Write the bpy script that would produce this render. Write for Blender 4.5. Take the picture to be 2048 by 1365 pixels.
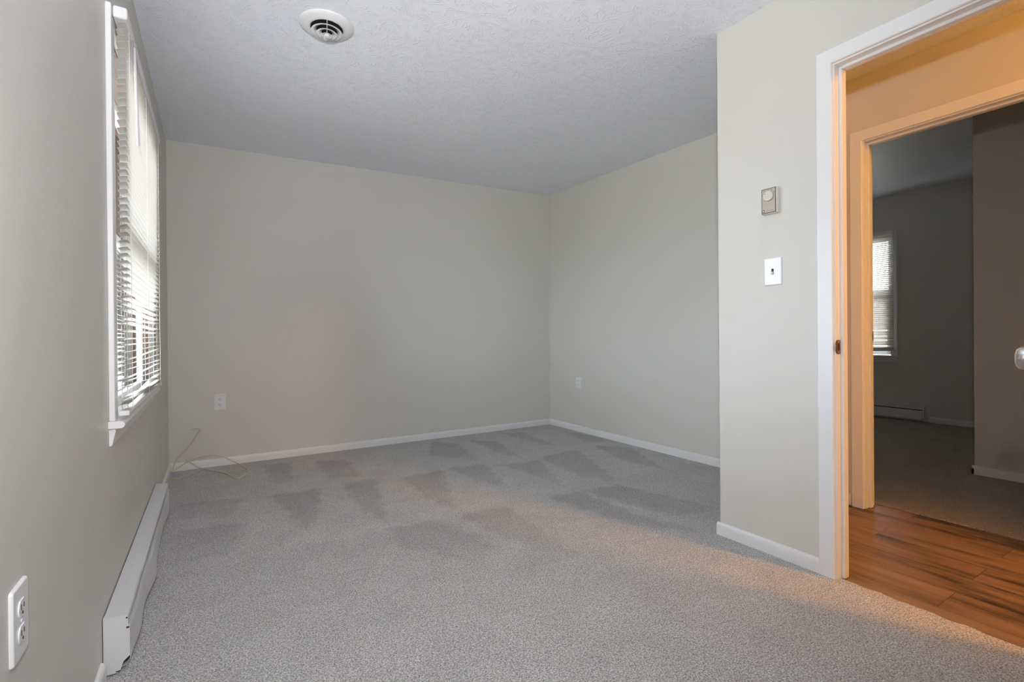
import bpy, bmesh, math, random
from mathutils import Vector, Matrix
random.seed(7)
sc = bpy.context.scene
for o in list(bpy.data.objects):
    bpy.data.objects.remove(o)
COL = sc.collection

# ------------------------------------------------------------------ camera
cam_d = bpy.data.cameras.new('camera')
cam = bpy.data.objects.new('camera', cam_d)
COL.objects.link(cam)
YAW, PITCH, ROLL = 0.5504, -0.0028, -0.0084
F = Vector((math.sin(YAW)*math.cos(PITCH), math.cos(YAW)*math.cos(PITCH), math.sin(PITCH)))
R0 = Vector((math.cos(YAW), -math.sin(YAW), 0))
U0 = R0.cross(F)
R = math.cos(ROLL)*R0 + math.sin(ROLL)*U0
U = -math.sin(ROLL)*R0 + math.cos(ROLL)*U0
m = Matrix.Identity(4)
for i in range(3):
    m[i][0], m[i][1], m[i][2] = R[i], U[i], -F[i]
m[0][3], m[1][3], m[2][3] = 0.2773, 0.0, 0.9808
cam.matrix_world = m
cam_d.sensor_width = 36.0
cam_d.lens = 973.75/2048*36
cam_d.shift_x = 2.45/2048
cam_d.shift_y = -7.88/2048
cam_d.clip_start = 0.02
sc.camera = cam

# ------------------------------------------------------------------ light and exposure
sc.view_settings.view_transform = 'Standard'
sc.view_settings.look = 'None'
sc.view_settings.gamma = 1.0
sc.view_settings.use_curve_mapping = False
sc.view_settings.exposure = 0.0

SKY = 27.0          # overcast daylight outside
FLASH = 112.0       # the photographer's flash just above the lens
BOUNCE = 125.0      # the tilted-up part of the flash
LAMP = 470.0        # emission of the hall lamp's glass

world = bpy.data.worlds.new('sky')
sc.world = world
world.use_nodes = True
wt = world.node_tree
wn = wt.nodes['Background']
wn.inputs['Strength'].default_value = SKY
wg = wt.nodes.new('ShaderNodeTexCoord')
wx = wt.nodes.new('ShaderNodeSeparateXYZ')
wt.links.new(wg.outputs['Generated'], wx.inputs[0])
wr = wt.nodes.new('ShaderNodeValToRGB')
wr.color_ramp.elements[0].position = 0.46
wr.color_ramp.elements[0].color = (0.20, 0.19, 0.16, 1)      # ground
wr.color_ramp.elements[1].position = 0.53
wr.color_ramp.elements[1].color = (0.86, 0.91, 1.0, 1)       # overcast sky
wm = wt.nodes.new('ShaderNodeMath')
wm.operation = 'MULTIPLY_ADD'
wm.inputs[1].default_value = 0.5
wm.inputs[2].default_value = 0.5
wt.links.new(wx.outputs['Z'], wm.inputs[0])
wt.links.new(wm.outputs[0], wr.inputs[0])
wt.links.new(wr.outputs[0], wn.inputs['Color'])


def lamp(name, kind, loc, energy, color, **kw):
    d = bpy.data.lights.new(name, kind)
    d.energy = energy
    d.color = color
    for k, v in kw.items():
        setattr(d, k, v)
    o = bpy.data.objects.new(name, d)
    o.location = loc
    COL.objects.link(o)
    return o


fl_ = lamp('camera_flash', 'SPOT', (0.25, -0.04, 1.30), FLASH, (0.975, 0.975, 1.0), shadow_soft_size=0.03, spot_size=math.radians(150), spot_blend=1.0)
fl_.rotation_euler = Vector((math.sin(.33), math.cos(.33), .06)).to_track_quat('-Z', 'Y').to_euler()
# the same flash head tilted up: the part that goes to the ceiling first
bl = lamp('flash_bounce', 'SPOT', (0.25, -0.04, 1.32), BOUNCE, (0.95, 0.96, 1.0), shadow_soft_size=0.04, spot_size=math.radians(104), spot_blend=1.0)
bl.rotation_euler = Vector((.50, .85, .95)).to_track_quat('-Z', 'Y').to_euler()


# ------------------------------------------------------------------ helpers
def mat(name, color, rough=0.5, metal=0.0, spec=0.5):
    mt = bpy.data.materials.new(name)
    mt.use_nodes = True
    b = mt.node_tree.nodes['Principled BSDF']
    b.inputs['Base Color'].default_value = (*color, 1)
    b.inputs['Roughness'].default_value = rough
    b.inputs['Metallic'].default_value = metal
    b.inputs['Specular IOR Level'].default_value = spec
    return mt


class NT:
    def __init__(self, mt):
        self.t = mt.node_tree
        self.b = mt.node_tree.nodes['Principled BSDF']

    def n(self, typ, **kw):
        nd = self.t.nodes.new(typ)
        for k, v in kw.items():
            if k.startswith('i_'):
                key = k[2:]
                key = int(key) if key.isdigit() else key.replace('_', ' ')
                nd.inputs[key].default_value = v
            else:
                setattr(nd, k, v)
        return nd

    def l(self, a, b):
        self.t.links.new(a, b)

    def math(self, op, a, b=None):
        nd = self.t.nodes.new('ShaderNodeMath')
        nd.operation = op
        for i, x in enumerate((a, b)):
            if x is None:
                continue
            if isinstance(x, (int, float)):
                nd.inputs[i].default_value = x
            else:
                self.t.links.new(x, nd.inputs[i])
        return nd.outputs[0]

    def bump(self, h, strength=0.2, dist=0.01, normal=None):
        nd = self.n('ShaderNodeBump')
        nd.inputs['Strength'].default_value = strength
        nd.inputs['Distance'].default_value = dist
        self.l(h, nd.inputs['Height'])
        if normal is not None:
            self.l(normal, nd.inputs['Normal'])
        return nd.outputs[0]


class MB:
    """collects shapes into one mesh"""
    def __init__(self):
        self.bm = bmesh.new()

    def box(self, x0, x1, y0, y1, z0, z1, bev=0.0, seg=2, edges=None):
        b = bmesh.new()
        bmesh.ops.create_cube(b, size=1)
        for v in b.verts:
            v.co = Vector((x0+(v.co.x+.5)*(x1-x0), y0+(v.co.y+.5)*(y1-y0), z0+(v.co.z+.5)*(z1-z0)))
        if bev > 0:
            bmesh.ops.bevel(b, geom=b.edges[:], offset=bev, segments=seg, affect='EDGES', profile=0.5)
        self.add(b)
        return self

    def add(self, b, mtx=None):
        me = bpy.data.meshes.new('tmp')
        b.to_mesh(me)
        b.free()
        if mtx is not None:
            me.transform(mtx)
        self.bm.from_mesh(me)
        bpy.data.meshes.remove(me)
        return self

    def prism(self, pts, fn, a, c, smooth=False):
        """closed polygon pts (u,v), extruded between a and c; fn(u,v,t)->xyz"""
        va = [self.bm.verts.new(fn(u, v, a)) for u, v in pts]
        vc = [self.bm.verts.new(fn(u, v, c)) for u, v in pts]
        n = len(pts)
        fs = [self.bm.faces.new(va[::-1]), self.bm.faces.new(vc)]
        for i in range(n):
            f = self.bm.faces.new((va[i], va[(i+1) % n], vc[(i+1) % n], vc[i]))
            f.smooth = smooth
        return self

    def lathe(self, prof, centre, n=64, axis='z', close=False, smooth=True):
        """prof: list of (r, h)"""
        rings = []
        for r, h in prof:
            ring = []
            for k in range(n):
                a = 2*math.pi*k/n
                p = (r*math.cos(a), r*math.sin(a), h)
                if axis == 'x':
                    p = (h, r*math.cos(a), r*math.sin(a))
                elif axis == 'y':
                    p = (r*math.sin(a), h, r*math.cos(a))
                ring.append(self.bm.verts.new(Vector(p)+Vector(centre)))
            rings.append(ring)
        m_ = len(rings)
        for i in range(m_ if close else m_-1):
            A, B = rings[i], rings[(i+1) % m_]
            for k in range(n):
                f = self.bm.faces.new((A[k], A[(k+1) % n], B[(k+1) % n], B[k]))
                f.smooth = smooth
        if not close:
            self.bm.faces.new(rings[0][::-1])
            self.bm.faces.new(rings[-1])
        return self

    def tube(self, pts, r, n=8, smooth_path=True):
        P = [Vector(p) for p in pts]
        if smooth_path and len(P) > 2:
            Q = []
            for i in range(len(P)-1):
                p0 = P[max(i-1, 0)]
                p1, p2 = P[i], P[i+1]
                p3 = P[min(i+2, len(P)-1)]
                for k in range(6):
                    t = k/6
                    Q.append(0.5*((2*p1)+(p2-p0)*t+(2*p0-5*p1+4*p2-p3)*t*t+(3*p1-p0-3*p2+p3)*t**3))
            Q.append(P[-1])
            P = Q
        rings = []
        up = Vector((0.3, 0.5, 0.8))
        for i, p in enumerate(P):
            d = (P[min(i+1, len(P)-1)]-P[max(i-1, 0)]).normalized()
            a = d.cross(up)
            if a.length < 1e-4:
                a = d.cross(Vector((1, 0, 0)))
            a.normalize()
            b = d.cross(a)
            rings.append([self.bm.verts.new(p+r*(math.cos(2*math.pi*k/n)*a+math.sin(2*math.pi*k/n)*b)) for k in range(n)])
        for A, B in zip(rings, rings[1:]):
            for k in range(n):
                f = self.bm.faces.new((A[k], A[(k+1) % n], B[(k+1) % n], B[k]))
                f.smooth = True
        self.bm.faces.new(rings[0][::-1])
        self.bm.faces.new(rings[-1])
        return self

    def build(self, name, mt, parent=None, mtx=None):
        bmesh.ops.recalc_face_normals(self.bm, faces=self.bm.faces[:])
        me = bpy.data.meshes.new(name)
        self.bm.to_mesh(me)
        self.bm.free()
        if mtx is not None:
            me.transform(mtx)
        me.materials.append(mt)
        o = bpy.data.objects.new(name, me)
        COL.objects.link(o)
        if parent is not None:
            o.parent = parent
            o.matrix_parent_inverse = Matrix.Translation(-parent.location)
        return o


def empty(name, loc=(0, 0, 0)):
    o = bpy.data.objects.new(name, None)
    o.location = loc
    COL.objects.link(o)
    return o


def tag(o, label=None, cat=None, group=None, kind=None):
    if label:
        o['label'] = label
    if cat:
        o['category'] = cat
    if group:
        o['group'] = group
    if kind:
        o['kind'] = kind
    return o


# ------------------------------------------------------------------ materials
def wall_mat(name, c):
    mt = mat(name, c, 0.42, spec=0.35)
    t = NT(mt)
    co = t.n('ShaderNodeNewGeometry').outputs['Position']
    n1 = t.n('ShaderNodeTexNoise', i_Scale=160.0, i_Detail=3.0)
    t.l(co, n1.inputs['Vector'])
    n2 = t.n('ShaderNodeTexNoise', i_Scale=6.0, i_Detail=2.0)
    t.l(co, n2.inputs['Vector'])
    b1 = t.bump(n1.outputs[0], 0.06, 0.004)
    b2 = t.bump(n2.outputs[0], 0.08, 0.02, b1)
    t.l(b2, t.b.inputs['Normal'])
    return mt


M = {}
M['wall'] = wall_mat('greige_wall_paint', (0.66, 0.645, 0.60))
M['trim'] = mat('white_trim_paint', (0.80, 0.80, 0.80), 0.32)
M['plate'] = mat('white_plastic', (0.81, 0.81, 0.815), 0.25)
M['slot'] = mat('dark_slot', (0.02, 0.02, 0.02), 0.6)
M['dark'] = mat('dark_cavity', (0.012, 0.010, 0.009), 0.8)
M['heater'] = mat('white_heater_enamel', (0.72, 0.725, 0.74), 0.35)
M['vent'] = mat('white_vent_enamel', (0.76, 0.76, 0.77), 0.35)
M['chrome'] = mat('satin_nickel', (0.62, 0.60, 0.58), 0.22, 1.0)
M['bronze'] = mat('aged_brass', (0.23, 0.12, 0.055), 0.4, 0.85)
M['screw'] = mat('screw_metal', (0.55, 0.5, 0.42), 0.35, 0.9)
M['cable'] = mat('beige_cable_jacket', (0.66, 0.56, 0.38), 0.5)
M['vinyl'] = mat('white_vinyl_sash', (0.78, 0.78, 0.78), 0.35)
M['liner'] = mat('tan_jamb_liner', (0.34, 0.24, 0.19), 0.6)
M['cord'] = mat('white_cord', (0.80, 0.79, 0.76), 0.7)
M['door'] = mat('white_door_paint', (0.78, 0.78, 0.77), 0.35)
M['thermo_case'] = mat('thermostat_case', (0.72, 0.71, 0.67), 0.4)
M['thermo_face'] = mat('champagne_faceplate', (0.44, 0.39, 0.305), 0.4, 0.25)
M['thermo_dial'] = mat('ivory_dial', (0.62, 0.59, 0.51), 0.35)
M['ink'] = mat('dark_print', (0.05, 0.045, 0.04), 0.6)
M['thermo_white'] = mat('light_print', (0.72, 0.72, 0.68), 0.5)

# ceiling: white paint over a stomped crow's-foot texture
mt = mat('stomped_ceiling_paint', (0.85, 0.875, 0.935), 0.45, spec=0.4)
t = NT(mt)
pos = t.n('ShaderNodeNewGeometry').outputs['Position']
warp = t.n('ShaderNodeTexNoise', i_Scale=9.0, i_Detail=2.0)
t.l(pos, warp.inputs['Vector'])
wv = t.n('ShaderNodeVectorMath', operation='SCALE')
wv.inputs['Scale'].default_value = 0.10
t.l(warp.outputs['Color'], wv.inputs[0])
wp = t.n('ShaderNodeVectorMath', operation='ADD')
t.l(pos, wp.inputs[0])
t.l(wv.outputs[0], wp.inputs[1])


def crowfoot(scale, spokes, off):
    ad = t.n('ShaderNodeVectorMath', operation='ADD')
    t.l(wp.outputs[0], ad.inputs[0])
    ad.inputs[1].default_value = (off, off*1.7, 0)
    vo = t.n('ShaderNodeTexVoronoi', voronoi_dimensions='2D')
    vo.inputs['Scale'].default_value = scale
    t.l(ad.outputs[0], vo.inputs['Vector'])
    sub = t.n('ShaderNodeVectorMath', operation='SUBTRACT')
    t.l(ad.outputs[0], sub.inputs[0])
    t.l(vo.outputs['Position'], sub.inputs[1])
    sp = t.n('ShaderNodeSeparateXYZ')
    t.l(sub.outputs[0], sp.inputs[0])
    ang = t.math('ARCTAN2', sp.outputs[1], sp.outputs[0])
    nz = t.n('ShaderNodeTexNoise', i_Scale=17.0, i_Detail=3.0)
    t.l(pos, nz.inputs['Vector'])
    ph = t.math('ADD', t.math('MULTIPLY', ang, spokes), t.math('MULTIPLY', nz.outputs[0], 7.0))
    s = t.math('SINE', ph)
    s = t.math('POWER', t.math('MAXIMUM', s, 0.0), 5.0)
    return s


mask = t.n('ShaderNodeTexNoise', i_Scale=22.0, i_Detail=2.0)
t.l(pos, mask.inputs['Vector'])
mk = t.n('ShaderNodeMapRange', i_1=0.42, i_2=0.60)
t.l(mask.outputs[0], mk.inputs[0])
h = t.math('MULTIPLY', t.math('MAXIMUM', crowfoot(5.0, 30.0, 0.0), crowfoot(6.5, 24.0, 3.3)), mk.outputs[0])
fine = t.n('ShaderNodeTexNoise', i_Scale=110.0, i_Detail=2.0)
t.l(pos, fine.inputs['Vector'])
h = t.math('ADD', h, t.math('MULTIPLY', fine.outputs[0], 0.5))
t.l(t.bump(h, 0.55, 0.0026), t.b.inputs['Normal'])
M['ceiling'] = mt


# carpets
def carpet_mat(name, dark, light, nap=True):
    mt = mat(name, light, 0.95, spec=0.1)
    t = NT(mt)
    pos = t.n('ShaderNodeNewGeometry').outputs['Position']
    n1 = t.n('ShaderNodeTexNoise', i_Scale=210.0, i_Detail=2.0, i_Roughness=0.6)
    n2 = t.n('ShaderNodeTexVoronoi', i_Scale=260.0)
    n3 = t.n('ShaderNodeTexNoise', i_Scale=5.0, i_Detail=4.0, i_Roughness=0.6)
    for n in (n1, n2, n3):
        t.l(pos, n.inputs['Vector'])
    f = t.math('ADD', t.math('MULTIPLY', n1.outputs[0], 1.0), t.math('MULTIPLY', n2.outputs['Color'], 0.0))
    mr = t.n('ShaderNodeMapRange', i_1=0.38, i_2=0.62)
    t.l(f, mr.inputs[0])
    vr = t.n('ShaderNodeSeparateColor')
    t.l(n2.outputs['Color'], vr.inputs[0])
    mixf = t.math('ADD', t.math('MULTIPLY', mr.outputs[0], 0.6), t.math('MULTIPLY', vr.outputs[0], 0.4))
    mx = t.n('ShaderNodeMix', data_type='RGBA')
    mx.inputs['A'].default_value = (*dark, 1)
    mx.inputs['B'].default_value = (*light, 1)
    t.l(mixf, mx.inputs['Factor'])
    col = mx.outputs['Result']
    # pile lying one way or the other
    big = t.n('ShaderNodeMapRange', i_1=0.3, i_2=0.7, i_3=0.93, i_4=1.06)
    t.l(n3.outputs[0], big.inputs[0])
    fac = big.outputs[0]
    if nap:
        at = t.n('ShaderNodeAttribute', attribute_name='nap')
        fac = t.math('MULTIPLY', fac, at.outputs['Fac'])
    sc_ = t.n('ShaderNodeVectorMath', operation='SCALE')
    t.l(col, sc_.inputs[0])
    t.l(fac, sc_.inputs['Scale'])
    t.l(sc_.outputs[0], t.b.inputs['Base Color'])
    t.l(t.bump(mixf, 0.8, 0.006), t.b.inputs['Normal'])
    t.b.inputs['Sheen Weight'].default_value = 0.15
    return mt


M['carpet'] = carpet_mat('grey_speckled_carpet', (0.20, 0.196, 0.196), (0.98, 0.965, 0.95))
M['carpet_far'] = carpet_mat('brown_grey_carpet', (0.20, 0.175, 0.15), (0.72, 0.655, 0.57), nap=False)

# vinyl plank floor, boards running along the hall
mt = mat('oak_vinyl_planks', (0.3, 0.15, 0.07), 0.36, spec=0.4)
t = NT(mt)
pos = t.n('ShaderNodeNewGeometry').outputs['Position']
sp = t.n('ShaderNodeSeparateXYZ')
t.l(pos, sp.inputs[0])
cb = t.n('ShaderNodeCombineXYZ')
t.l(sp.outputs[1], cb.inputs[0])
t.l(sp.outputs[0], cb.inputs[1])
br = t.n('ShaderNodeTexBrick', offset=0.37, offset_frequency=2)
br.inputs['Scale'].default_value = 1.0
br.inputs['Brick Width'].default_value = 1.1
br.inputs['Row Height'].default_value = 0.178
br.inputs['Mortar Size'].default_value = 0.0012
br.inputs['Bias'].default_value = 0.0
br.inputs['Color1'].default_value = (0.0, 0, 0, 1)
br.inputs['Color2'].default_value = (1, 1, 1, 1)
br.inputs['Mortar'].default_value = (0.3, 0.3, 0.3, 1)
t.l(cb.outputs[0], br.inputs['Vector'])
# grain stretched along the boards, shifted for each board
shift = t.n('ShaderNodeVectorMath', operation='MULTIPLY_ADD')
t.l(br.outputs['Color'], shift.inputs[0])
shift.inputs[1].default_value = (7.3, 3.1, 5.0)
t.l(cb.outputs[0], shift.inputs[2])
mp = t.n('ShaderNodeMapping')
mp.inputs['Scale'].default_value = (1.0, 7.0, 1.0)
t.l(shift.outputs[0], mp.inputs['Vector'])
g1 = t.n('ShaderNodeTexNoise', i_Scale=2.2, i_Detail=5.0, i_Roughness=0.58)
t.l(mp.outputs[0], g1.inputs['Vector'])
mp2 = t.n('ShaderNodeMapping')
mp2.inputs['Scale'].default_value = (1.0, 22.0, 1.0)
t.l(shift.outputs[0], mp2.inputs['Vector'])
g2 = t.n('ShaderNodeTexNoise', i_Scale=12.0, i_Detail=4.0, i_Roughness=0.7)
t.l(mp2.outputs[0], g2.inputs['Vector'])
ramp = t.n('ShaderNodeValToRGB')
cr = ramp.color_ramp
cr.elements[0].position = 0.37
cr.elements[0].color = (0.045, 0.024, 0.012, 1)
cr.elements[1].position = 0.72
cr.elements[1].color = (0.33, 0.215, 0.13, 1)
e = cr.elements.new(0.49)
e.color = (0.21, 0.122, 0.064, 1)
gsum = t.math('ADD', t.math('MULTIPLY', g1.outputs[0], 0.75), t.math('MULTIPLY', g2.outputs[0], 0.25))
bsep = t.n('ShaderNodeSeparateColor')
t.l(br.outputs['Color'], bsep.inputs[0])
gsum = t.math('ADD', gsum, t.math('MULTIPLY', t.math('SUBTRACT', bsep.outputs[0], 0.5), 0.10))
t.l(gsum, ramp.inputs[0])
mxm = t.n('ShaderNodeMix', data_type='RGBA')
t.l(br.outputs['Fac'], mxm.inputs['Factor'])
t.l(ramp.outputs[0], mxm.inputs['A'])
mxm.inputs['B'].default_value = (0.06, 0.03, 0.015, 1)
t.l(mxm.outputs['Result'], t.b.inputs['Base Color'])
t.l(t.bump(gsum, 0.10, 0.003), t.b.inputs['Normal'])
M['wood'] = mt

# blind slats: thin vinyl that lets daylight through
mt = mat('white_vinyl_slat', (0.80, 0.775, 0.735), 0.4)
t = NT(mt)
tr = t.n('ShaderNodeBsdfTranslucent')
tr.inputs['Color'].default_value = (0.85, 0.80, 0.74, 1)
ms = t.n('ShaderNodeMixShader')
ms.inputs[0].default_value = 0.28
t.l(t.b.outputs[0], ms.inputs[1])
t.l(tr.outputs[0], ms.inputs[2])
t.l(ms.outputs[0], t.t.nodes['Material Output'].inputs['Surface'])
M['slat'] = mt

# window glass
mt = mat('window_glass', (1, 1, 1), 0.02)
t = NT(mt)
tp = t.n('ShaderNodeBsdfTransparent')
tp.inputs['Color'].default_value = (0.93, 0.96, 0.97, 1)
gl = t.n('ShaderNodeBsdfGlossy')
gl.inputs['Roughness'].default_value = 0.02
fr = t.n('ShaderNodeFresnel', i_IOR=1.45)
ms = t.n('ShaderNodeMixShader')
t.l(fr.outputs[0], ms.inputs[0])
t.l(tp.outputs[0], ms.inputs[1])
t.l(gl.outputs[0], ms.inputs[2])
t.l(ms.outputs[0], t.t.nodes['Material Output'].inputs['Surface'])
M['glass'] = mt

# clear plastic wand
mt = mat('clear_plastic_wand', (0.72, 0.73, 0.75), 0.15)
M['wand'] = mt

# lit lamp glass
mt = mat('lit_lamp_glass', (0.9, 0.8, 0.6), 0.4)
b = mt.node_tree.nodes['Principled BSDF']
b.inputs['Emission Color'].default_value = (1.0, 0.42, 0.05, 1)
b.inputs['Emission Strength'].default_value = LAMP
M['lampglass'] = mt

# ------------------------------------------------------------------ dimensions (metres)
H = 2.44
D = 4.366          # back wall
W = 3.456          # right wall of the bedroom
XN = 2.391         # wall with the doorway
XN2 = 2.475
YC = 1.4965        # its corner
XH = 3.385         # far side of the hall
XH2 = 3.485
YR = -1.25         # wall behind the camera
X2 = 6.92          # window wall of the far bedroom
Y2A, Y2B = -0.9, 3.7
D1A, D1B, DZ = 0.213, 0.972, 2.045      # first doorway (inside of jambs)
D2A, D2B = 0.515, 1.283                 # second doorway
JT = 0.019
WY0, WY1, WZ0, WZ1 = 2.012, 3.130, 0.722, 1.985     # window opening, left wall
VY0, VY1, VZ0, VZ1 = 2.47, 3.36, 0.72, 2.10         # window opening, far bedroom


def struct(name, mb, m_, label, cat):
    return tag(mb.build(name, m_), label, cat, kind='structure')


# ------------------------------------------------------------------ walls
w = MB()
w.box(-.15, 0, YR-.15, WY0, -.05, 2.62).box(-.15, 0, WY1, D+.12, -.05, 2.62)
w.box(-.15, 0, WY0, WY1, -.05, WZ0-.022).box(-.15, 0, WY0, WY1, WZ1, 2.62)
struct('wall_left', w, M['wall'], 'long greige wall on the left holding the window and heater', 'wall')
struct('wall_back', MB().box(0, W+.12, D, D+.12, -.05, 2.62), M['wall'], 'plain greige wall at the far end of the bedroom', 'wall')
struct('wall_right', MB().box(W, W+.12, YC, D, -.05, 2.62), M['wall'], 'greige wall right of the far corner with one small outlet', 'wall')
w = MB()
w.box(XN, XN2, D1B+JT, YC-.0965, -.05, 2.62).box(XN, XN2, -2.6, D1A-JT, -.05, 2.62)
w.box(XN, XN2, D1A-JT, D1B+JT, DZ+JT, 2.62)
w.box(XN, W+.12, YC-.0965, YC, -.05, 2.62)
struct('wall_doorway', w, M['wall'], 'pale greige wall with the thermostat and switch beside the doorway', 'wall')
struct('wall_rear', MB().box(0, XN, YR-.15, YR, -.05, 2.62), M['wall'], 'greige wall behind the viewer', 'wall')
w = MB()
w.box(XH, XH2, D2B+JT, YC-.0965, -.05, 2.62).box(XH, XH2, -2.6, D2A-JT, -.05, 2.62)
w.box(XH, XH2, D2A-JT, D2B+JT, DZ+JT, 2.62)
struct('wall_hallway', w, M['wall'], 'wall across the hall lit warm orange above the second doorway', 'wall')
struct('wall_hallway_end', MB().box(XN, XH2, -2.7, -2.6, -.05, 2.62), M['wall'], 'wall closing the near end of the hall', 'wall')
w = MB()
w.box(X2, X2+.15, Y2A, VY0, -.05, 2.72).box(X2, X2+.15, VY1, Y2B, -.05, 2.72)
w.box(X2, X2+.15, VY0, VY1, -.05, VZ0-.022).box(X2, X2+.15, VY0, VY1, VZ1, 2.72)
struct('wall_far_bedroom', w, M['wall'], 'dim wall of the far bedroom with window and heater', 'wall')
struct('wall_far_bedroom_left', MB().box(W+.12, X2+.15, Y2B, Y2B+.1, -.05, 2.72), M['wall'], 'left side wall of the far bedroom', 'wall')
struct('wall_far_bedroom_right', MB().box(XH2, X2+.15, Y2A-.1, Y2A, -.05, 2.72), M['wall'], 'right side wall of the far bedroom', 'wall')
struct('wall_closet', MB().box(4.75, X2, Y2A, 1.19, -.05, 2.62), M['wall'], 'brown lit closet wall jutting into the far bedroom at right', 'wall')

# ------------------------------------------------------------------ ceilings
bm = bmesh.new()
nx, ny = 12, 16
vt = {}
for i in range(nx+1):
    for j in range(ny+1):
        x = W*i/nx
        y = YR+(D-YR)*j/ny
        z = H+0.085*(x/W)*max(0, (y-YC)/(D-YC))
        vt[i, j] = (bm.verts.new((x, y, z)), bm.verts.new((x, y, z+.06)))
for i in range(nx):
    for j in range(ny):
        q = [vt[i, j], vt[i+1, j], vt[i+1, j+1], vt[i, j+1]]
        bm.faces.new([a[0] for a in q[::-1]])
        bm.faces.new([a[1] for a in q])
mb = MB()
mb.add(bm)
struct('ceiling', mb, M['ceiling'], 'white stomp textured bedroom ceiling with a round vent', 'ceiling')
# (over the hall the bedroom ceiling plane is hidden by the hall's own lower ceiling board)
struct('ceiling_hallway', MB().box(XN2, XH, -2.6, YC-.0965, H-.02, H-.005), M['ceiling'], 'hall ceiling glowing orange above the doorway', 'ceiling')
struct('ceiling_far_bedroom', MB().box(W+.12, X2, YC-.0965, Y2B, 2.55, 2.6).box(XH2, X2, Y2A, YC-.0965, 2.55, 2.6), M['ceiling'],
       'dim textured ceiling of the far bedroom', 'ceiling')

# ------------------------------------------------------------------ floors
NAP = [
 [(0.96,4.11),(1.18,4.02),(1.17,3.47),(0.96,3.57)], [(0.57,3.36),(0.87,3.34),(0.78,2.86),(0.68,2.63),(0.65,2.85)],
 [(1.01,3.38),(1.23,3.36),(1.06,2.49),(0.99,2.88)], [(1.39,3.29),(1.70,3.29),(1.44,2.49),(1.38,2.77)],
 [(1.75,3.32),(2.05,3.29),(1.91,2.69),(1.81,2.93)], [(2.10,3.21),(2.46,3.14),(2.21,2.49),(2.18,2.98)],
 [(2.50,3.20),(2.94,3.28),(2.59,2.39),(2.45,2.59)], [(3.15,3.30),(3.37,3.09),(3.08,2.43),(2.99,2.77)],
 [(2.00,2.39),(2.24,2.39),(2.25,1.87),(2.36,1.55),(2.12,1.77)], [(1.04,2.45),(1.32,2.42),(1.40,1.96),(1.25,1.86),(1.02,2.20)],
 [(1.42,2.42),(1.72,2.41),(1.65,1.64),(1.50,1.93)], [(0.08,3.50),(0.43,3.41),(0.37,3.08),(0.10,3.20)],
 [(0.11,3.00),(0.42,2.96),(0.35,2.56),(0.10,2.53)], [(2.01,4.26),(2.18,4.01),(2.05,3.39),(1.79,3.78)],
 [(2.34,4.11),(2.53,3.92),(2.39,3.27),(2.31,3.49)], [(2.23,2.38),(2.53,2.35),(2.71,1.72),(2.41,1.76)],
 [(3.41,3.28),(3.42,3.60),(3.35,4.01),(3.19,3.47)], [(0.60,4.20),(0.80,4.15),(0.74,3.62),(0.62,3.60)],
 [(2.75,4.20),(2.95,4.15),(2.90,3.50),(2.80,3.55)],
]


def sdist(poly, x, y):
    """signed distance, negative inside"""
    d = 1e9
    ins = False
    n = len(poly)
    for i in range(n):
        (ax, ay), (bx, by) = poly[i], poly[(i+1) % n]
        ex, ey = bx-ax, by-ay
        tt = max(0, min(1, ((x-ax)*ex+(y-ay)*ey)/(ex*ex+ey*ey)))
        d = min(d, math.hypot(x-ax-tt*ex, y-ay-tt*ey))
        if (ay > y) != (by > y) and x < (bx-ax)*(y-ay)/(by-ay)+ax:
            ins = not ins
    return -d if ins else d


def nap_at(x, y):
    x += 0.012*math.sin(y*41+x*13)
    y += 0.012*math.sin(x*37-y*17)
    v = 1.0
    if y > 2.45:
        v = 1.05
    for pi_, p in enumerate(NAP):
        s = sdist(p, x, y)
        if s < .03:
            # clean edge on one side of a stroke, fading towards its tip
            k = min(1, max(0, (.014-s)/.032))
            y0 = min(q[1] for q in p)
            y1 = max(q[1] for q in p)
            fade = 0.55+0.5*(y-y0)/(y1-y0)
            v -= (0.15 if pi_ in (9, 10, 11, 12) else 0.23)*k*max(0, min(1, fade))
            break
    return max(v, .78)


bm = bmesh.new()
STEP = 0.022
xs = [STEP*i for i in range(int(2.41/STEP)+1)] + [2.41]
while xs[-1] < W-STEP:
    xs.append(xs[-1]+STEP)
xs.append(W)
ys = [YR]
while ys[-1] < YC-.04-STEP:
    ys.append(ys[-1]+STEP*1.2)
ys.append(YC-.04)
while ys[-1] < D-STEP:
    ys.append(ys[-1]+STEP)
ys.append(D)
vg = {}


def gv(i, j):
    if (i, j) not in vg:
        edge = 0.004*math.sin(ys[j]*190)+0.003*math.sin(ys[j]*77) if abs(xs[i]-2.41) < 1e-6 and ys[j] < 1.2 else 0
        vg[i, j] = bm.verts.new((xs[i]+edge, ys[j], 0))
    return vg[i, j]


for i in range(len(xs)-1):
    for j in range(len(ys)-1):
        if xs[i+1] <= 2.4101 or ys[j] >= YC-.0401:
            bm.faces.new((gv(i, j), gv(i+1, j), gv(i+1, j+1), gv(i, j+1)))
border = [e for e in bm.edges if e.is_boundary]
ext = bmesh.ops.extrude_edge_only(bm, edges=border)
for v in ext['geom']:
    if isinstance(v, bmesh.types.BMVert):
        v.co.z = -0.03
mb = MB()
mb.add(bm)
fl = struct('floor', mb, M['carpet'], 'grey speckled bedroom carpet with vacuum tracks', 'carpet')
at = fl.data.attributes.new('nap', 'FLOAT', 'POINT')
for i, v in enumerate(fl.data.vertices):
    at.data[i].value = nap_at(v.co.x, v.co.y)

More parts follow.
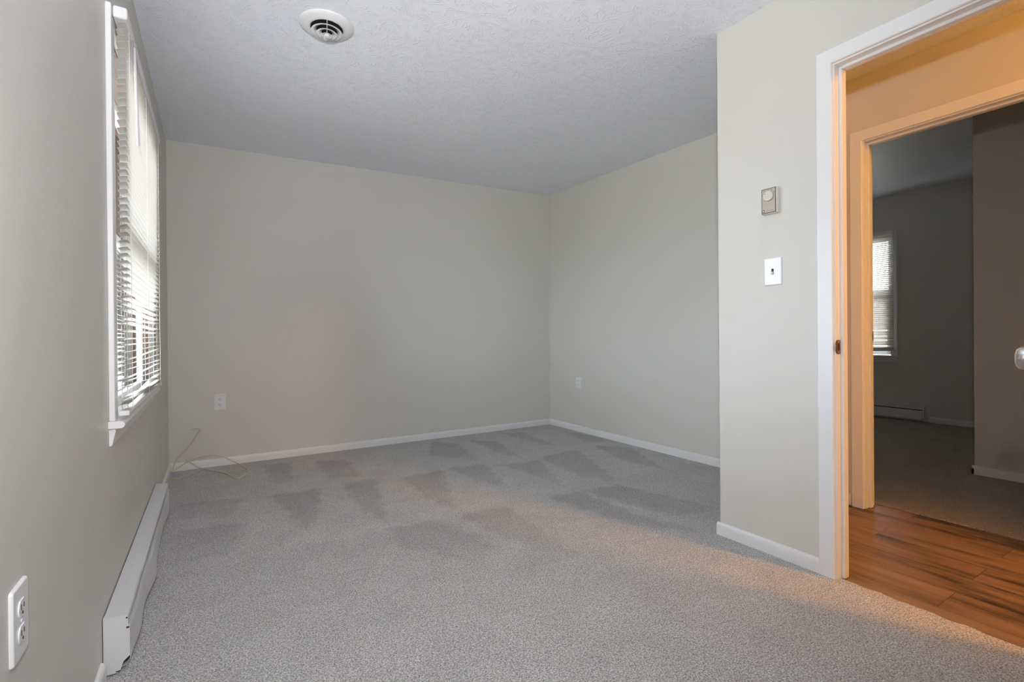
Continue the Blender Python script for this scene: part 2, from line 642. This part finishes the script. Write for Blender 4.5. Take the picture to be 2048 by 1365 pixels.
struct('floor_hallway', MB().box(2.395, 3.53, -2.6, YC-.0965, -.05, -.007), M['wood'], 'brown wood plank floor of the hall', 'floor')
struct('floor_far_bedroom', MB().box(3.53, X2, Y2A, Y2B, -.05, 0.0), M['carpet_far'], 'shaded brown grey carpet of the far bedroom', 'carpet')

# ------------------------------------------------------------------ baseboards
BP = [(0, 0), (.013, 0), (.013, .040), (.0115, .050), (.008, .056), (.003, .059), (0, .0595)]


def base_run(mb, a, b, side, axis, at_):
    """axis 'y': run along y from a to b on plane x=at_, sticking out towards side*x"""
    if axis == 'y':
        mb.prism(BP, lambda u, v, s: (at_+side*u, s, v), a, b)
    else:
        mb.prism(BP, lambda u, v, s: (s, at_+side*u, v), a, b)
    return mb


struct('baseboard_left', base_run(base_run(MB(), 3.36, D-.013, 1, 'y', 0.0), YR, 1.79, 1, 'y', 0.0), M['trim'], 'short white baseboard between the left heater and the corner', 'baseboard')
struct('baseboard_back', base_run(MB(), 0.0, W, -1, 'x', D), M['trim'], 'white baseboard along the far wall', 'baseboard')
struct('baseboard_right', base_run(MB(), YC+.013, D-.013, -1, 'y', W), M['trim'], 'white baseboard right of the far corner', 'baseboard')
mb = MB()
base_run(mb, 1.034, YC+.013, -1, 'y', XN)
base_run(mb, XN-.0005, W, 1, 'x', YC)
struct('baseboard_doorway', mb, M['trim'], 'white baseboard under the thermostat wall', 'baseboard')
struct('baseboard_hallway', base_run(base_run(MB(), 1.352, YC-.0965, -1, 'y', XH), XN2, XH-.013, -1, 'x', YC-.0965), M['trim'], 'sliver of cream baseboard in the hall corner', 'baseboard')
struct('baseboard_far_bedroom', base_run(base_run(MB(), 1.203, 2.135, -1, 'y', X2), VY1+.35, Y2B, -1, 'y', X2), M['trim'], 'white baseboard right of the far heater', 'baseboard')
struct('baseboard_closet', base_run(base_run(MB(), Y2A, 1.203, -1, 'y', 4.75), 4.737, X2-.013, 1, 'x', 1.19), M['trim'], 'white baseboard along the jutting closet wall', 'baseboard')


# ------------------------------------------------------------------ door frames
def door_frame(name, label, xf, xb, ya, yb, xs0, xs1, strike_z, strike_x):
    """opening ya..yb in a wall from xf (seen face) to xb; the stop runs xs0..xs1"""
    root = tag(empty(name, (xf, yb, 0)), label, 'door frame', kind='structure')
    cw, ct = 0.060, 0.015
    # casing profile across its width: u from the opening outward, d out of the wall
    prof = [(0.006, 0), (0.006, .012), (0.009, .015), (0.006+cw-.004, .015), (0.006+cw, .011), (0.006+cw, 0)]
    for face, sg in ((xf, -1), (xb, 1)):
        mb = MB()
        rings = []
        for k in range(4):
            ring = []
            for u, d in prof:
                if k == 0:
                    p = (face+sg*d, yb+u, -.005)
                elif k == 1:
                    p = (face+sg*d, yb+u, DZ+u)
                elif k == 2:
                    p = (face+sg*d, ya-u, DZ+u)
                else:
                    p = (face+sg*d, ya-u, -.005)
                ring.append(mb.bm.verts.new(p))
            rings.append(ring)
        for A, B in zip(rings, rings[1:]):
            for i in range(len(prof)-1):
                mb.bm.faces.new((A[i], A[i+1], B[i+1], B[i]))
        mb.bm.faces.new(rings[0])
        mb.bm.faces.new(rings[-1][::-1])
        mb.build('casing', M['trim'], root)
    e = .002
    mb = MB()
    mb.box(xf-e, xb+e, yb, yb+JT-.001, -.005, DZ+JT-.001, .0012, 1)
    mb.box(xf-e, xb+e, ya-JT+.001, ya, -.005, DZ+JT-.001, .0012, 1)
    mb.box(xf-e, xb+e, ya, yb, DZ, DZ+JT-.001, .0012, 1)
    mb.build('jamb', M['trim'], root)
    st = .011
    mb = MB()
    mb.box(xs0, xs1, yb-st, yb+.001, -.004, DZ-.0005, .002, 1)
    mb.box(xs0, xs1, ya-.001, ya+st, -.004, DZ-.0005, .002, 1)
    mb.box(xs0, xs1, ya+st, yb-st, DZ-st, DZ+.001, .002, 1)
    mb.build('door_stop', M['trim'], root)
    # strike plate with its lip wrapping towards the room
    mb = MB()
    x0 = strike_x
    pts = []
    hz = .028
    for k in range(9):
        a = math.pi/2*(k/8)
        pts.append((x0-.012-.014*math.sin(a), strike_z+hz*.55*math.cos(a)))
    out = [(x0+.014, strike_z-hz), (x0+.014, strike_z+hz), (x0-.008, strike_z+hz)]
    for k in range(1, 8):
        a = math.pi*k/8
        out.append((x0-.008-.016*math.sin(a), strike_z+hz*math.cos(a)))
    out.append((x0-.008, strike_z-hz))
    mb.prism(out, lambda u, v, s: (u, s, v), yb-.0022, yb+.0005)
    sp_ = mb.build('strike_plate', M['bronze'], root)
    tag(sp_, 'dark brass strike plate')
    MB().box(x0-.006, x0+.006, yb-.0026, yb-.0019, strike_z-.012, strike_z+.012).build('latch_hole', M['dark'], sp_)
    for dz in (-.020, .020):
        mb = MB()
        mb.lathe([(.0042, 0), (.0036, -.001)], (x0, yb-.0022, strike_z+dz), 12, 'y')
        mb.build('screw', M['screw'], sp_)
    return root


door_frame('trim_1', 'white door casing and jamb of the near doorway', XN, XN2, D1A, D1B, 2.423, 2.458, 0.925, 2.405)
door_frame('trim_2', 'cream lit casing and jamb of the second doorway across the hall', XH, XH2, D2A, D2B, 3.42, 3.45, 0.96, 3.468)


# ------------------------------------------------------------------ the open bedroom door, just out of frame but for its knob
root = tag(empty('door_1', (2.376, .230, 0)), 'white open bedroom door at the right edge showing its silver knob', 'door', kind='structure')
mb = MB()
dx0, dx1, dy0, dy1 = 1.640, 2.374, .211, .246
mb.box(dx0, dx1, dy0, dy1, .012, 2.035, .002, 1)
for (z0, z1) in ((.22, .95), (1.10, 1.88)):
    for (x0, x1) in ((dx0+.12, dx0+.34), (dx0+.40, dx1-.12)):
        mb.box(x0, x1, dy0-.004, dy1+.004, z0, z1, .006, 2)
mb.build('door_panel', M['door'], root)
kx, kz = 1.706, .925
for s, y0 in ((1, dy1), (-1, dy0)):
    mb = MB()
    mb.lathe([(.031, 0), (.031, s*.004), (.027, s*.009), (.014, s*.011), (.011, s*.018), (.011, s*.030), (.016, s*.036), (.0235, s*.042),
              (.0265, s*.051), (.0255, s*.060), (.019, s*.0665), (.010, s*.068)], (kx, y0, kz), 40, 'y')
    tag(mb.build('knob', M['chrome'], root), 'round satin silver knob')
MB().box(dx0-.001, dx0+.002, dy0+.006, dy1-.006, kz-.028, kz+.028, .0005, 1).build('latch_plate', M['chrome'], root)
for z in (.25, 1.05, 1.80):
    MB().tube([(2.379, .2115, z-.045), (2.379, .2115, z+.045)], .0045, 10, False).build('hinge', M['chrome'], root)


# ------------------------------------------------------------------ windows and blinds
def make_window(name, label, mtx, w, z0, z1, nearend, farend, stool_d, apron=True):
    """local frame: u along the wall (0..w opening), d into the room, z up; the wall is 0.15 thick behind d=0"""
    root = tag(empty(name, mtx @ Vector((w/2, 0, z0))), label, 'window', kind='structure')

    def B(mb):
        return mb

    # reveal lining
    mb = MB()
    mb.box(-.001, .014, -.15, 0, z0, z1).box(w-.014, w+.001, -.15, 0, z0, z1).box(.014, w-.014, -.15, 0, z1-.014, z1+.001)
    mb.build('jamb_liner', M['liner'], root, mtx)
    # casing (sides and head)
    mb = MB()
    cw, ct = .055, .0155
    mb.box(-cw, 0.004, 0, ct, z0, z1+cw, .003, 2).box(w-.004, w+cw, 0, ct, z0, z1+cw, .003, 2).box(0.004, w-.004, 0, ct, z1-.004, z1+cw, .003, 2)
    mb.build('casing', M['trim'], root, mtx)
    # stool with horns, rounded nose
    mb = MB()
    r = .011
    pr = [(-.05, z0-.022), (stool_d-r, z0-.022)] + [(stool_d-r+r*math.sin(a), z0-.011-r*math.cos(a)) for a in [math.pi*k/8 for k in range(1, 8)]] + [(stool_d-r, z0), (-.05, z0)]
    # inside the opening
    mb.prism(pr, lambda d, z, s: (s, d, z), 0.0005, w-.0005)
    ph = [(d, z) for d, z in pr if d > 0]
    ph = [(0, z0-.022)] + ph + [(0, z0)]
    mb.prism(ph, lambda d, z, s: (s, d, z), -nearend, 0.0005)
    mb.prism(ph, lambda d, z, s: (s, d, z), w-.0005, w+farend)
    mb.build('window_sill', M['trim'], root, mtx)
    if apron:
        mb = MB()
        pa = [(0, z0-.022), (.0165, z0-.022), (.0155, z0-.035), (.011, z0-.055), (.008, z0-.074), (.005, z0-.078), (0, z0-.078)]
        mb.prism(pa, lambda d, z, s: (s, d, z), -.052, w+.052)
        mb.build('apron', M['trim'], root, mtx)
    # sashes
    zm = z0+(z1-z0)*.5
    for nm, da, zz0, zz1 in (('lower_sash', -.052, z0+.004, zm+.02), ('upper_sash', -.088, zm-.02, z1-.016)):
        mb = MB()
        s = .042
        mb.box(.0145, .0145+s, da, da+.03, zz0, zz1, .003, 1).box(w-.0145-s, w-.0145, da, da+.03, zz0, zz1, .003, 1)
        mb.box(.0145+s, w-.0145-s, da, da+.03, zz0, zz0+s, .003, 1).box(.0145+s, w-.0145-s, da, da+.03, zz1-s*.8, zz1, .003, 1)
        so = mb.build(nm, M['vinyl'], root, mtx)
        mb = MB()
        mb.box(.0145+s-.004, w-.0145-s+.004, da+.012, da+.016, zz0+s-.004, zz1-s*.8+.004)
        mb.build('pane', M['glass'], so, mtx)
        so2 = so
    return root


def make_blind(name, label, mtx, w, zt, zb, d0, depth, tilt, pitch, ladders, wand_len, nbunch, jit, hb=.038):
    """mini blind in the same local frame; hangs outside the opening from zt down to zb"""
    root = tag(empty(name, mtx @ Vector((w/2, d0, zt))), label, 'window blind')
    # head rail: a U channel with end caps
    mb = MB()
    mb.box(0, w, d0, d0+depth, zt-hb, zt, .006, 3)
    hr = mb.build('headrail', M['trim'], root, mtx)
    dc = d0+depth*.52
    sw = .025
    slats = MB()
    zs = []
    z = zt-hb-.010
    while z > zb+.018+nbunch*.0045:
        zs.append(z)
        z -= pitch
    nfree = len(zs)
    for k in range(nbunch):
        zs.append(zb+.016+.0045*(nbunch-k))
    for i, z in enumerate(zs):
        low = max(0.0, (i-nfree*.72)/(nfree*.28)) if i < nfree else 1
        a = math.radians(tilt(i/len(zs))+random.uniform(-1, 1)*jit*(1+3*low))
        tw = random.uniform(-1, 1)*jit*.004*(1+5*low)
        x0_, x1_ = .004+random.uniform(0, .002), w-.004-random.uniform(0, .002)
        pts = []
        n = 5
        th = .0005
        for k in range(n+1):
            s = (k/n-.5)*sw
            cz = .0018*(1-(2*k/n-1)**2)
            pts.append((s, cz))
        prof = [(s, c+th) for s, c in pts]+[(s, c) for s, c in pts[::-1]]
        prof = [(s*math.cos(a)-c*math.sin(a), s*math.sin(a)+c*math.cos(a)) for s, c in prof]
        nseg = 6
        rings = []
        for q in range(nseg+1):
            u = x0_+(x1_-x0_)*q/nseg
            dz = tw*math.cos(math.pi*q/nseg)*1.0 - .0006*math.sin(math.pi*q/nseg)
            rings.append([slats.bm.verts.new((u, dc+s, z+c+dz)) for s, c in prof])
        for A, Bq in zip(rings, rings[1:]):
            for k in range(len(prof)):
                f = slats.bm.faces.new((A[k], A[(k+1) % len(prof)], Bq[(k+1) % len(prof)], Bq[k]))
        slats.bm.faces.new(rings[0][::-1])
        slats.bm.faces.new(rings[-1])
    slats.build('slats', M['slat'], root, mtx)
    # bottom rail
    mb = MB()
    mb.box(.002, w-.002, dc-.0125, dc+.0125, zb, zb+.014, .005, 3)
    br_ = mb.build('bottom_rail', M['cord'], root, mtx)
    for u in (.0, w):
        mb = MB()
        mb.box(u-.002, u+.002, dc-.0135, dc+.0135, zb-.001, zb+.015, .003, 2)
        mb.lathe([(.0018, u-.0028), (.0018, u+.0028)], (0, dc, zb+.006), 8, 'x')
        mb.build('end_cap', M['plate'], br_, mtx)
    # ladder cords, front and back, with a lift cord between
    for u in ladders:
        mb = MB()
        for dd in (-.0138, .0138):
            pts = [(u+random.uniform(-.001, .001), dc+dd+random.uniform(-.0004, .0004), zt-hb-(zt-hb-zb-.006)*k/14) for k in range(15)]
            mb.tube(pts, .00085, 6)
        mb.tube([(u+.006, dc, zt-hb), (u+.006, dc, zb+.01)], .0009, 6, False)
        for z in zs[:nfree]:
            mb.box(u-.0006, u+.0006, dc-.0135, dc+.0135, z-.0012, z-.0004)
        mb.build('ladder_cord', M['cord'], root, mtx)
        mb = MB()
        mb.lathe([(.006, -.003), (.007, 0), (.004, .003)], (u, dc, zb+.0005), 12, 'z')
        mb.build('cord_button', M['plate'], root, mtx)
    # tilt wand on its hook
    if wand_len:
        u = ladders[0]+.06
        mb = MB()
        mb.tube([(u, d0+depth-.002, zt-hb+.004), (u, d0+depth+.004, zt-hb-.010), (u, d0+depth+.003, zt-hb-.024)], .0018, 8)
        mb.build('wand_hook', M['chrome'], root, mtx)
        mb = MB()
        b = bmesh.new()
        mb.tube([(u, d0+depth+.004, zt-hb-.022), (u+.022, d0+depth+.010, zt-hb-.022-wand_len)], .0042, 6, False)
        mb.build('tilt_wand', M['wand'], root, mtx)
    return root


# left wall: u -> +y, d -> +x
ML = Matrix(((0, 1, 0, 0), (1, 0, 0, WY0), (0, 0, 1, 0), (0, 0, 0, 1)))
make_window('window_1', 'white trimmed bedroom window on the left wall', ML, WY1-WY0, WZ0, WZ1, .066, .062, .041)
make_blind('mini_blind', 'open white mini blind on the bedroom window at left', ML @ Matrix.Translation((-.035, 0, 0)), WY1-WY0+.06,
           2.046, .736, .0165, .037, lambda f: 12+10*(1-f), .0225, [.075, .58, 1.10], .33, 5, .9)
# far bedroom: u -> -y, d -> -x
MR = Matrix(((0, -1, 0, X2), (-1, 0, 0, VY1), (0, 0, 1, 0), (0, 0, 0, 1)))
make_window('window_2', 'small bright window of the far bedroom', MR, VY1-VY0, VZ0, VZ1, .07, .07, .05)
make_blind('mini_blind', 'half closed cream blind glowing in the far bedroom', MR @ Matrix.Translation((-.035, 0, 0)), VY1-VY0+.07,
           2.145, .765, .0165, .036, lambda f: 44 if f < .45 else 68, .0225, [.1, .48, .80], 0, 3, .12)


# ------------------------------------------------------------------ baseboard heaters
def make_heater(name, label, mtx, L, hgt, dep, bent):
    """local frame as for windows; u 0..L"""
    root = tag(empty(name, mtx @ Vector((L/2, 0, 0))), label, 'heater')
    th = .0014
    NSEG = 60

    def sheet(mb, path, u0, u1, off=lambda u, k: (0, 0)):
        """thin folded sheet: path list of (d,z) swept along u, with thickness"""
        rings = []
        P = [Vector(p) for p in path]
        nrm = []
        for i in range(len(P)):
            dd = (P[min(i+1, len(P)-1)]-P[max(i-1, 0)]).normalized()
            nrm.append(Vector((-dd.y, dd.x)))
        for q in range(NSEG+1):
            u = u0+(u1-u0)*q/NSEG
            fr, bk = [], []
            for i, p in enumerate(P):
                o = Vector(off(u, i/(len(P)-1)))
                a = p+o
                b = a+nrm[i]*th
                fr.append(mb.bm.verts.new((u, a.x, a.y)))
                bk.append(mb.bm.verts.new((u, b.x, b.y)))
            rings.append(fr+bk[::-1])
        n = len(rings[0])
        for A, B_ in zip(rings, rings[1:]):
            for k in range(n):
                mb.bm.faces.new((A[k], A[(k+1) % n], B_[(k+1) % n], B_[k]))
        mb.bm.faces.new(rings[0])
        mb.bm.faces.new(rings[-1][::-1])

    # back pan and top hood
    mb = MB()
    hood = [(.004, .012), (.004, hgt-.012), (.004, hgt-.001), (dep*.5, hgt-.0025), (dep-.002, hgt-.006), (dep, hgt-.009), (dep, hgt-.026), (dep-.004, hgt-.030)]
    sheet(mb, hood, .012, L-.012)
    mb.build('hood', M['heater'], root, mtx)
    # dark element with fins inside the gap
    mb = MB()
    mb.box(.02, L-.02, .008, dep-.016, .030, hgt-.030)
    mb.build('heating_element', M['dark'], root, mtx)

    def warp(u, k):
        if not bent:
            return (0, 0)
        e = 0
        f = 0
        for c, wd, a, b in ((.60, .15, .026, -.007), (.20, .09, .010, -.005), (1.15, .14, -.003, -.014), (L-.12, .11, .009, .0)):
            g = math.exp(-((u-c)/wd)**2)
            e += a*g*(k**1.3)
            f += b*g*(1-k)
        e += .002*math.sin(u*9)*k
        return (e, f)

    top = hgt-.042
    cover = [(dep-.010, top), (dep+.001, top+.001), (dep+.003, top-.010), (dep+.003, top-.040), (dep+.004, .055), (dep+.003, .030), (dep-.008, .014), (dep-.020, .012)]
    mb = MB()
    sheet(mb, cover, .016, L-.016, warp)
    mb.build('front_cover', M['heater'], root, mtx)
    for u0, u1, nm in ((0, .014, 'end_cap'), (L-.014, L, 'end_cap')):
        mb = MB()
        cap = [(.002, .006), (.002, hgt+.0005), (dep*.5, hgt-.001), (dep+.001, hgt-.005), (dep+.0015, hgt-.035), (dep+.005, hgt-.040), (dep+.005, .048),
               (dep-.010, .034), (dep-.018, .010), (dep-.024, .006)]
        mb.prism(cap, lambda d, z, s: (s, d, z), u0, u1)
        co = mb.build(nm, M['heater'], root, mtx)
        uo = u0-.0006 if u0 == 0 else u1-.0006
        for d0_, d1_, zz0, zz1 in ((dep-.004, dep+.0005, hgt-.014, hgt-.010), (dep-.003, dep+.004, hgt-.043, hgt-.0385), (dep-.028, dep-.018, .0085, .011)):
            MB().box(uo, uo+.0012, d0_, d1_, zz0, zz1).build('slot', M['dark'], co, mtx)
    return root


make_heater('baseboard_heater', 'bent white electric baseboard heater on the carpet below the left window',
            Matrix(((0, 1, 0, 0), (1, 0, 0, 1.814), (0, 0, 1, 0), (0, 0, 0, 1))), 1.53, .172, .058, True)
h2 = make_heater('baseboard_heater', 'shaded straight baseboard heater under the far bedroom window',
                 Matrix(((0, -1, 0, X2), (-1, 0, 0, 3.62), (0, 0, 1, 0), (0, 0, 0, 1))), 1.46, .165, .062, False)


# ------------------------------------------------------------------ outlets, switch, thermostat
def bevel_plate(mb, w, h_, d, r=.006, b=.0035):
    """rounded-corner plate with sloping rim in local (u,z) centred on 0, sticking out d"""
    def rr(w_, h__, rad):
        pts = []
        for cx, cy, a0 in ((w_/2-rad, h__/2-rad, 0), (-w_/2+rad, h__/2-rad, 90), (-w_/2+rad, -h__/2+rad, 180), (w_/2-rad, -h__/2+rad, 270)):
            for k in range(5):
                a = math.radians(a0+k*22.5)
                pts.append((cx+rad*math.cos(a), cy+rad*math.sin(a)))
        return pts
    rings = []
    for dd, ins in ((0, 0), (d*.45, .0003), (d*.85, b*.5), (d, b)):
        rings.append([mb.bm.verts.new((u, dd, z)) for u, z in rr(w-2*ins, h_-2*ins, max(.0015, r-ins))])
    n = len(rings[0])
    for A, B_ in zip(rings, rings[1:]):
        for k in range(n):
            mb.bm.faces.new((A[k], A[(k+1) % n], B_[(k+1) % n], B_[k]))
    mb.bm.faces.new(rings[0][::-1])
    mb.bm.faces.new(rings[-1])


def make_outlet(label, mtx, w=.078, h_=.122):
    root = tag(empty('wall_outlet', mtx @ Vector((0, 0, 0))), label, 'outlet', group='duplex wall outlets')
    mb = MB()
    bevel_plate(mb, w, h_, .0055)
    mb.build('cover_plate', M['plate'], root, mtx)
    for zc in (.021, -.021):
        mb = MB()
        pts = []
        for k in range(32):
            a = 2*math.pi*k/32
            pts.append((.0172*math.cos(a), zc+max(-.0138, min(.0138, .0172*math.sin(a)))))
        mb.prism(pts, lambda u, v, s: (u, s, v), .005, .0072)
        rec = mb.build('receptacle', M['plate'], root, mtx)
        mb = MB()
        mb.box(-.0078, -.0054, .0071, .0076, zc-.002, zc+.0075).box(.0054, .0078, .0071, .0076, zc-.001, zc+.0065)
        mb.lathe([(.0026, .0071), (.0026, .0076)], (0, 0, zc-.0078), 12, 'y')
        mb.build('slot', M['slot'], rec, mtx)
    mb = MB()
    mb.lathe([(.0032, .0052), (.003, .0068)], (0, 0, 0), 12, 'y')
    mb.build('screw', M['plate'], root, mtx)
    return root


def T(x, y, z, d):
    """wall frame: d = direction the wall faces"""
    if d == '+x':
        return Matrix(((0, 1, 0, x), (1, 0, 0, y), (0, 0, 1, z), (0, 0, 0, 1)))
    if d == '-x':
        return Matrix(((0, -1, 0, x), (-1, 0, 0, y), (0, 0, 1, z), (0, 0, 0, 1)))
    if d == '-y':
        return Matrix(((1, 0, 0, x), (0, -1, 0, y), (0, 0, 1, z), (0, 0, 0, 1)))


make_outlet('white duplex outlet near the viewer on the left wall, lower left corner of the photo', T(0.0, 1.107, .518, '+x'), .077)
make_outlet('white duplex outlet on the far wall above the loose cable', T(.325, D, .489, '-y'), .078, .125)
make_outlet('small white duplex outlet on the right wall beyond the corner', T(W, 3.868, .496, '-x'), .078, .116)

# switch
mtx = T(XN, 1.2245, 1.2545, '-x')
root = tag(empty('light_switch', mtx @ Vector((0, 0, 0))), 'white toggle light switch on the wall below the thermostat', 'light switch')
mb = MB()
bevel_plate(mb, .080, .122, .0062, .005, .0045)
mb.build('cover_plate', M['plate'], root, mtx)
MB().box(-.0052, .0052, .0058, .0066, -.012, .012).build('toggle_slot', M['slot'], root, mtx)
mb = MB()
mb.prism([(.003, -.010), (.003, .002), (.0175, -.0105), (.0165, -.0145), (.006, -.0115)], lambda d, z, s: (s, d, z), -.0042, .0042)
mb.build('toggle', M['plate'], root, mtx)
for z in (.030, -.030):
    mb = MB()
    mb.lathe([(.0034, .0058), (.003, .0072)], (0, 0, z), 12, 'y')
    mb.build('screw', M['screw'], root, mtx)

# thermostat
mtx = T(XN, 1.228, 1.5645, '-x')
root = tag(empty('thermostat', mtx @ Vector((0, 0, 0))), 'beige dial thermostat on the wall above the light switch', 'thermostat')
tw_, thh, td = .070, .114, .026
mb = MB()
mb.box(-tw_/2, tw_/2, 0, td-.004, -thh/2, thh/2, .003, 2)
mb.box(-tw_/2+.002, tw_/2-.002, td-.006, td, -thh/2+.002, thh/2-.002, .002, 2)
mb.build('case', M['thermo_case'], root, mtx)
mb = MB()
fw, fh = tw_-.006, thh-.006
mb.box(-fw/2, fw/2, td-.001, td+.0006, -fh/2, fh/2)
mb.build('dark_border', M['ink'], root, mtx)
mb = MB()
mb.box(-fw/2+.0028, fw/2-.0028, td, td+.0012, -fh/2+.0028, fh/2-.0028)
face = mb.build('faceplate', M['thermo_face'], root, mtx)
tag(face, 'champagne metal faceplate')
zc = .020
mb = MB()
prof = [(.0225, td+.001), (.0225, td+.0035), (.0215, td+.0085), (.020, td+.0095)]
mb.lathe(prof, (0, 0, zc), 48, 'y')
for k in range(40):
    a = 2*math.pi*k/40
    x, z = .0222*math.cos(a), .0222*math.sin(a)
    mb.box(x-.0007, x+.0007, td+.0015, td+.0078, zc+z-.0007, zc+z+.0007)
dial = mb.build('dial', M['thermo_dial'], root, mtx)
mb = MB()
a = math.radians(142)
for k in range(6):
    r_ = .012+.0075*k/5
    mb.box(r_*math.cos(a)-.0008, r_*math.cos(a)+.0008, td+.0093, td+.0099, zc+r_*math.sin(a)-.0008, zc+r_*math.sin(a)+.0008)
mb.build('pointer_mark', M['ink'], dial, mtx)
mb = MB()
for ang in (165, 128, 95, 66, 30):     # temperature figures round the dial, too small to read: two strokes each
    a = math.radians(ang)
    cx, cz = .0285*math.cos(a), zc+.0285*math.sin(a)
    cx = max(-.0285, min(.0285, cx))
    mb.box(cx-.0018, cx-.0004, td+.001, td+.0015, cz-.0014, cz+.0014).box(cx+.0004, cx+.0018, td+.001, td+.0015, cz-.0014, cz+.0014)
mb.build('temperature_marks', M['ink'], face, mtx)
mb = MB()
mb.box(-.0285, -.0185, td+.001, td+.0015, -.0485, -.0375)
lg = mb.build('square_emblem', M['ink'], face, mtx)
mb = MB()
mb.prism([(-.0262, -.0458), (-.0228, -.0458), (-.0212, -.0444), (-.0208, -.043), (-.0212, -.0416), (-.0228, -.0402), (-.0262, -.0402)],
         lambda u, v, s: (u, s, v), td+.0014, td+.0018)
mb.build('emblem_letter', M['thermo_white'], lg, mtx)
mb = MB()
u = -.0145
random.seed(3)
for k in range(17):                    # a line of tiny unreadable lettering
    wl = random.choice((.0010, .0013, .0008))
    mb.box(u, u+wl, td+.001, td+.0014, -.0445, -.0427)
    u += wl+.0008 + (.0014 if k in (8, 10) else 0)
mb.build('lettering', M['ink'], face, mtx)

# ------------------------------------------------------------------ round ceiling vent
VC = Vector((.750, 2.400))
vz = H + 0.085*(VC.x/W)*(VC.y-YC)/(D-YC)
root = tag(empty('ceiling_vent', (VC.x, VC.y, vz)), 'round white ceiling vent with concentric rings', 'vent')
c3 = (VC.x, VC.y, vz)
mb = MB()
mb.lathe([(.121, .004), (.121, -.002), (.119, -.0055), (.105, -.011), (.088, -.0165), (.077, -.0185), (.0715, -.0165), (.0715, -.0145), (.076, -.0145), (.090, -.012), (.110, -.004), (.116, .004)], c3, 72, 'z', close=True)
mb.build('flange', M['vent'], root)
mb = MB()
mb.lathe([(.094, -.0015), (.094, -.003)], c3, 48, 'z')
mb.build('duct_shade_disc', M['dark'], root)  # flat disc under the closed ceiling, painted black as the shade inside a duct
for (ro, ri, zz, nm) in ((.0700, .046, -.0345, 'louver_ring'), (.0475, .0245, -.0425, 'louver_ring'), (.0255, .0105, -.0495, 'louver_ring')):
    mb = MB()
    mb.lathe([(ro, zz), (ro, zz+.0015), ((ro+ri)/2, zz+.0065), (ri, zz+.012), (ri-.001, zz+.011), ((ro+ri)/2, zz+.005)], c3, 64, 'z', close=True)
    mb.build(nm, M['vent'], root)
mb = MB()
mb.lathe([(.011, -.0515), (.0135, -.049), (.0125, -.041), (.004, -.037)], c3, 32, 'z')
hub = mb.build('hub', M['vent'], root)
mb = MB()
for a in (-100, 20, 140):
    ar = math.radians(a)
    mb.tube([(VC.x+.010*math.cos(ar), VC.y+.010*math.sin(ar), vz-.041), (VC.x+.045*math.cos(ar), VC.y+.045*math.sin(ar), vz-.027),
             (VC.x+.085*math.cos(ar), VC.y+.085*math.sin(ar), vz-.008)], .0016, 6)
mb.build('strut', M['vent'], root)
mb = MB()
ar = math.radians(118)
p0 = Vector((VC.x, VC.y, vz-.0515))
dv = Vector((math.cos(math.radians(95)), math.sin(math.radians(95)), 0))
pv = Vector((-dv.y, dv.x, 0))
for s0, s1, w0, w1 in ((.004, .026, .0045, .006), (.024, .034, .010, .005)):
    pts = [p0+dv*s0-pv*w0, p0+dv*s1-pv*w1, p0+dv*s1+pv*w1, p0+dv*s0+pv*w0]
    vs = [mb.bm.verts.new(p) for p in pts]
    vs2 = [mb.bm.verts.new(p+Vector((0, 0, .003))) for p in pts]
    mb.bm.faces.new(vs)
    mb.bm.faces.new(vs2[::-1])
    for k in range(4):
        mb.bm.faces.new((vs[k], vs2[k], vs2[(k+1) % 4], vs[(k+1) % 4]))
mb.build('damper_lever', M['vent'], root)

# ------------------------------------------------------------------ loose cable in the corner
mb = MB()
rc = .0036
mb.tube([(.020, 4.318, .004), (.030, 4.335, .045), (.044, 4.343, .088), (.078, 4.345, .125), (.124, 4.344, .180), (.160, 4.340, .240), (.188, 4.336, .280), (.194, 4.334, .297), (.176, 4.336, .305), (.141, 4.345, .299)], rc)
mb.tube([(.010, 4.300, .004), (.022, 4.330, .008), (.062, 4.342, .032), (.114, 4.343, .062), (.170, 4.342, .082), (.224, 4.340, .093), (.273, 4.338, .094), (.355, 4.330, .064), (.425, 4.305, .024), (.470, 4.225, .006),
         (.493, 4.110, .0035), (.490, 4.000, .0035), (.459, 3.938, .0035), (.414, 3.883, .0035), (.364, 4.046, .0035), (.319, 4.137, .0035), (.240, 4.262, .0035), (.192, 4.330, .010),
         (.150, 4.344, .040), (.106, 4.345, .078)], rc)
mb.tube([(.222, 4.280, .0095), (.185, 4.262, .0035), (.134, 4.181, .0035), (.090, 4.118, .0035), (.045, 4.105, .0035), (.016, 4.128, .0035)], rc)
tag(mb.build('loose_cable', M['cable']), 'loose beige cable curled on the carpet in the far left corner', 'cable')

# ------------------------------------------------------------------ hall lamp (beyond the frame, lights the hall)
root = tag(empty('ceiling_light', (3.05, -.95, H-.02)), 'warm lit dome lamp on the hall ceiling', 'ceiling light')
cl = (3.05, -.95, H-.02)
MB().lathe([(.120, 0), (.120, -.018), (.110, -.022)], cl, 40, 'z').build('lamp_base', M['bronze'], root)
MB().lathe([(.105, -.023), (.104, -.045), (.090, -.070), (.062, -.088), (.03, -.096)], cl, 40, 'z').build('lamp_shade', M['lampglass'], root)
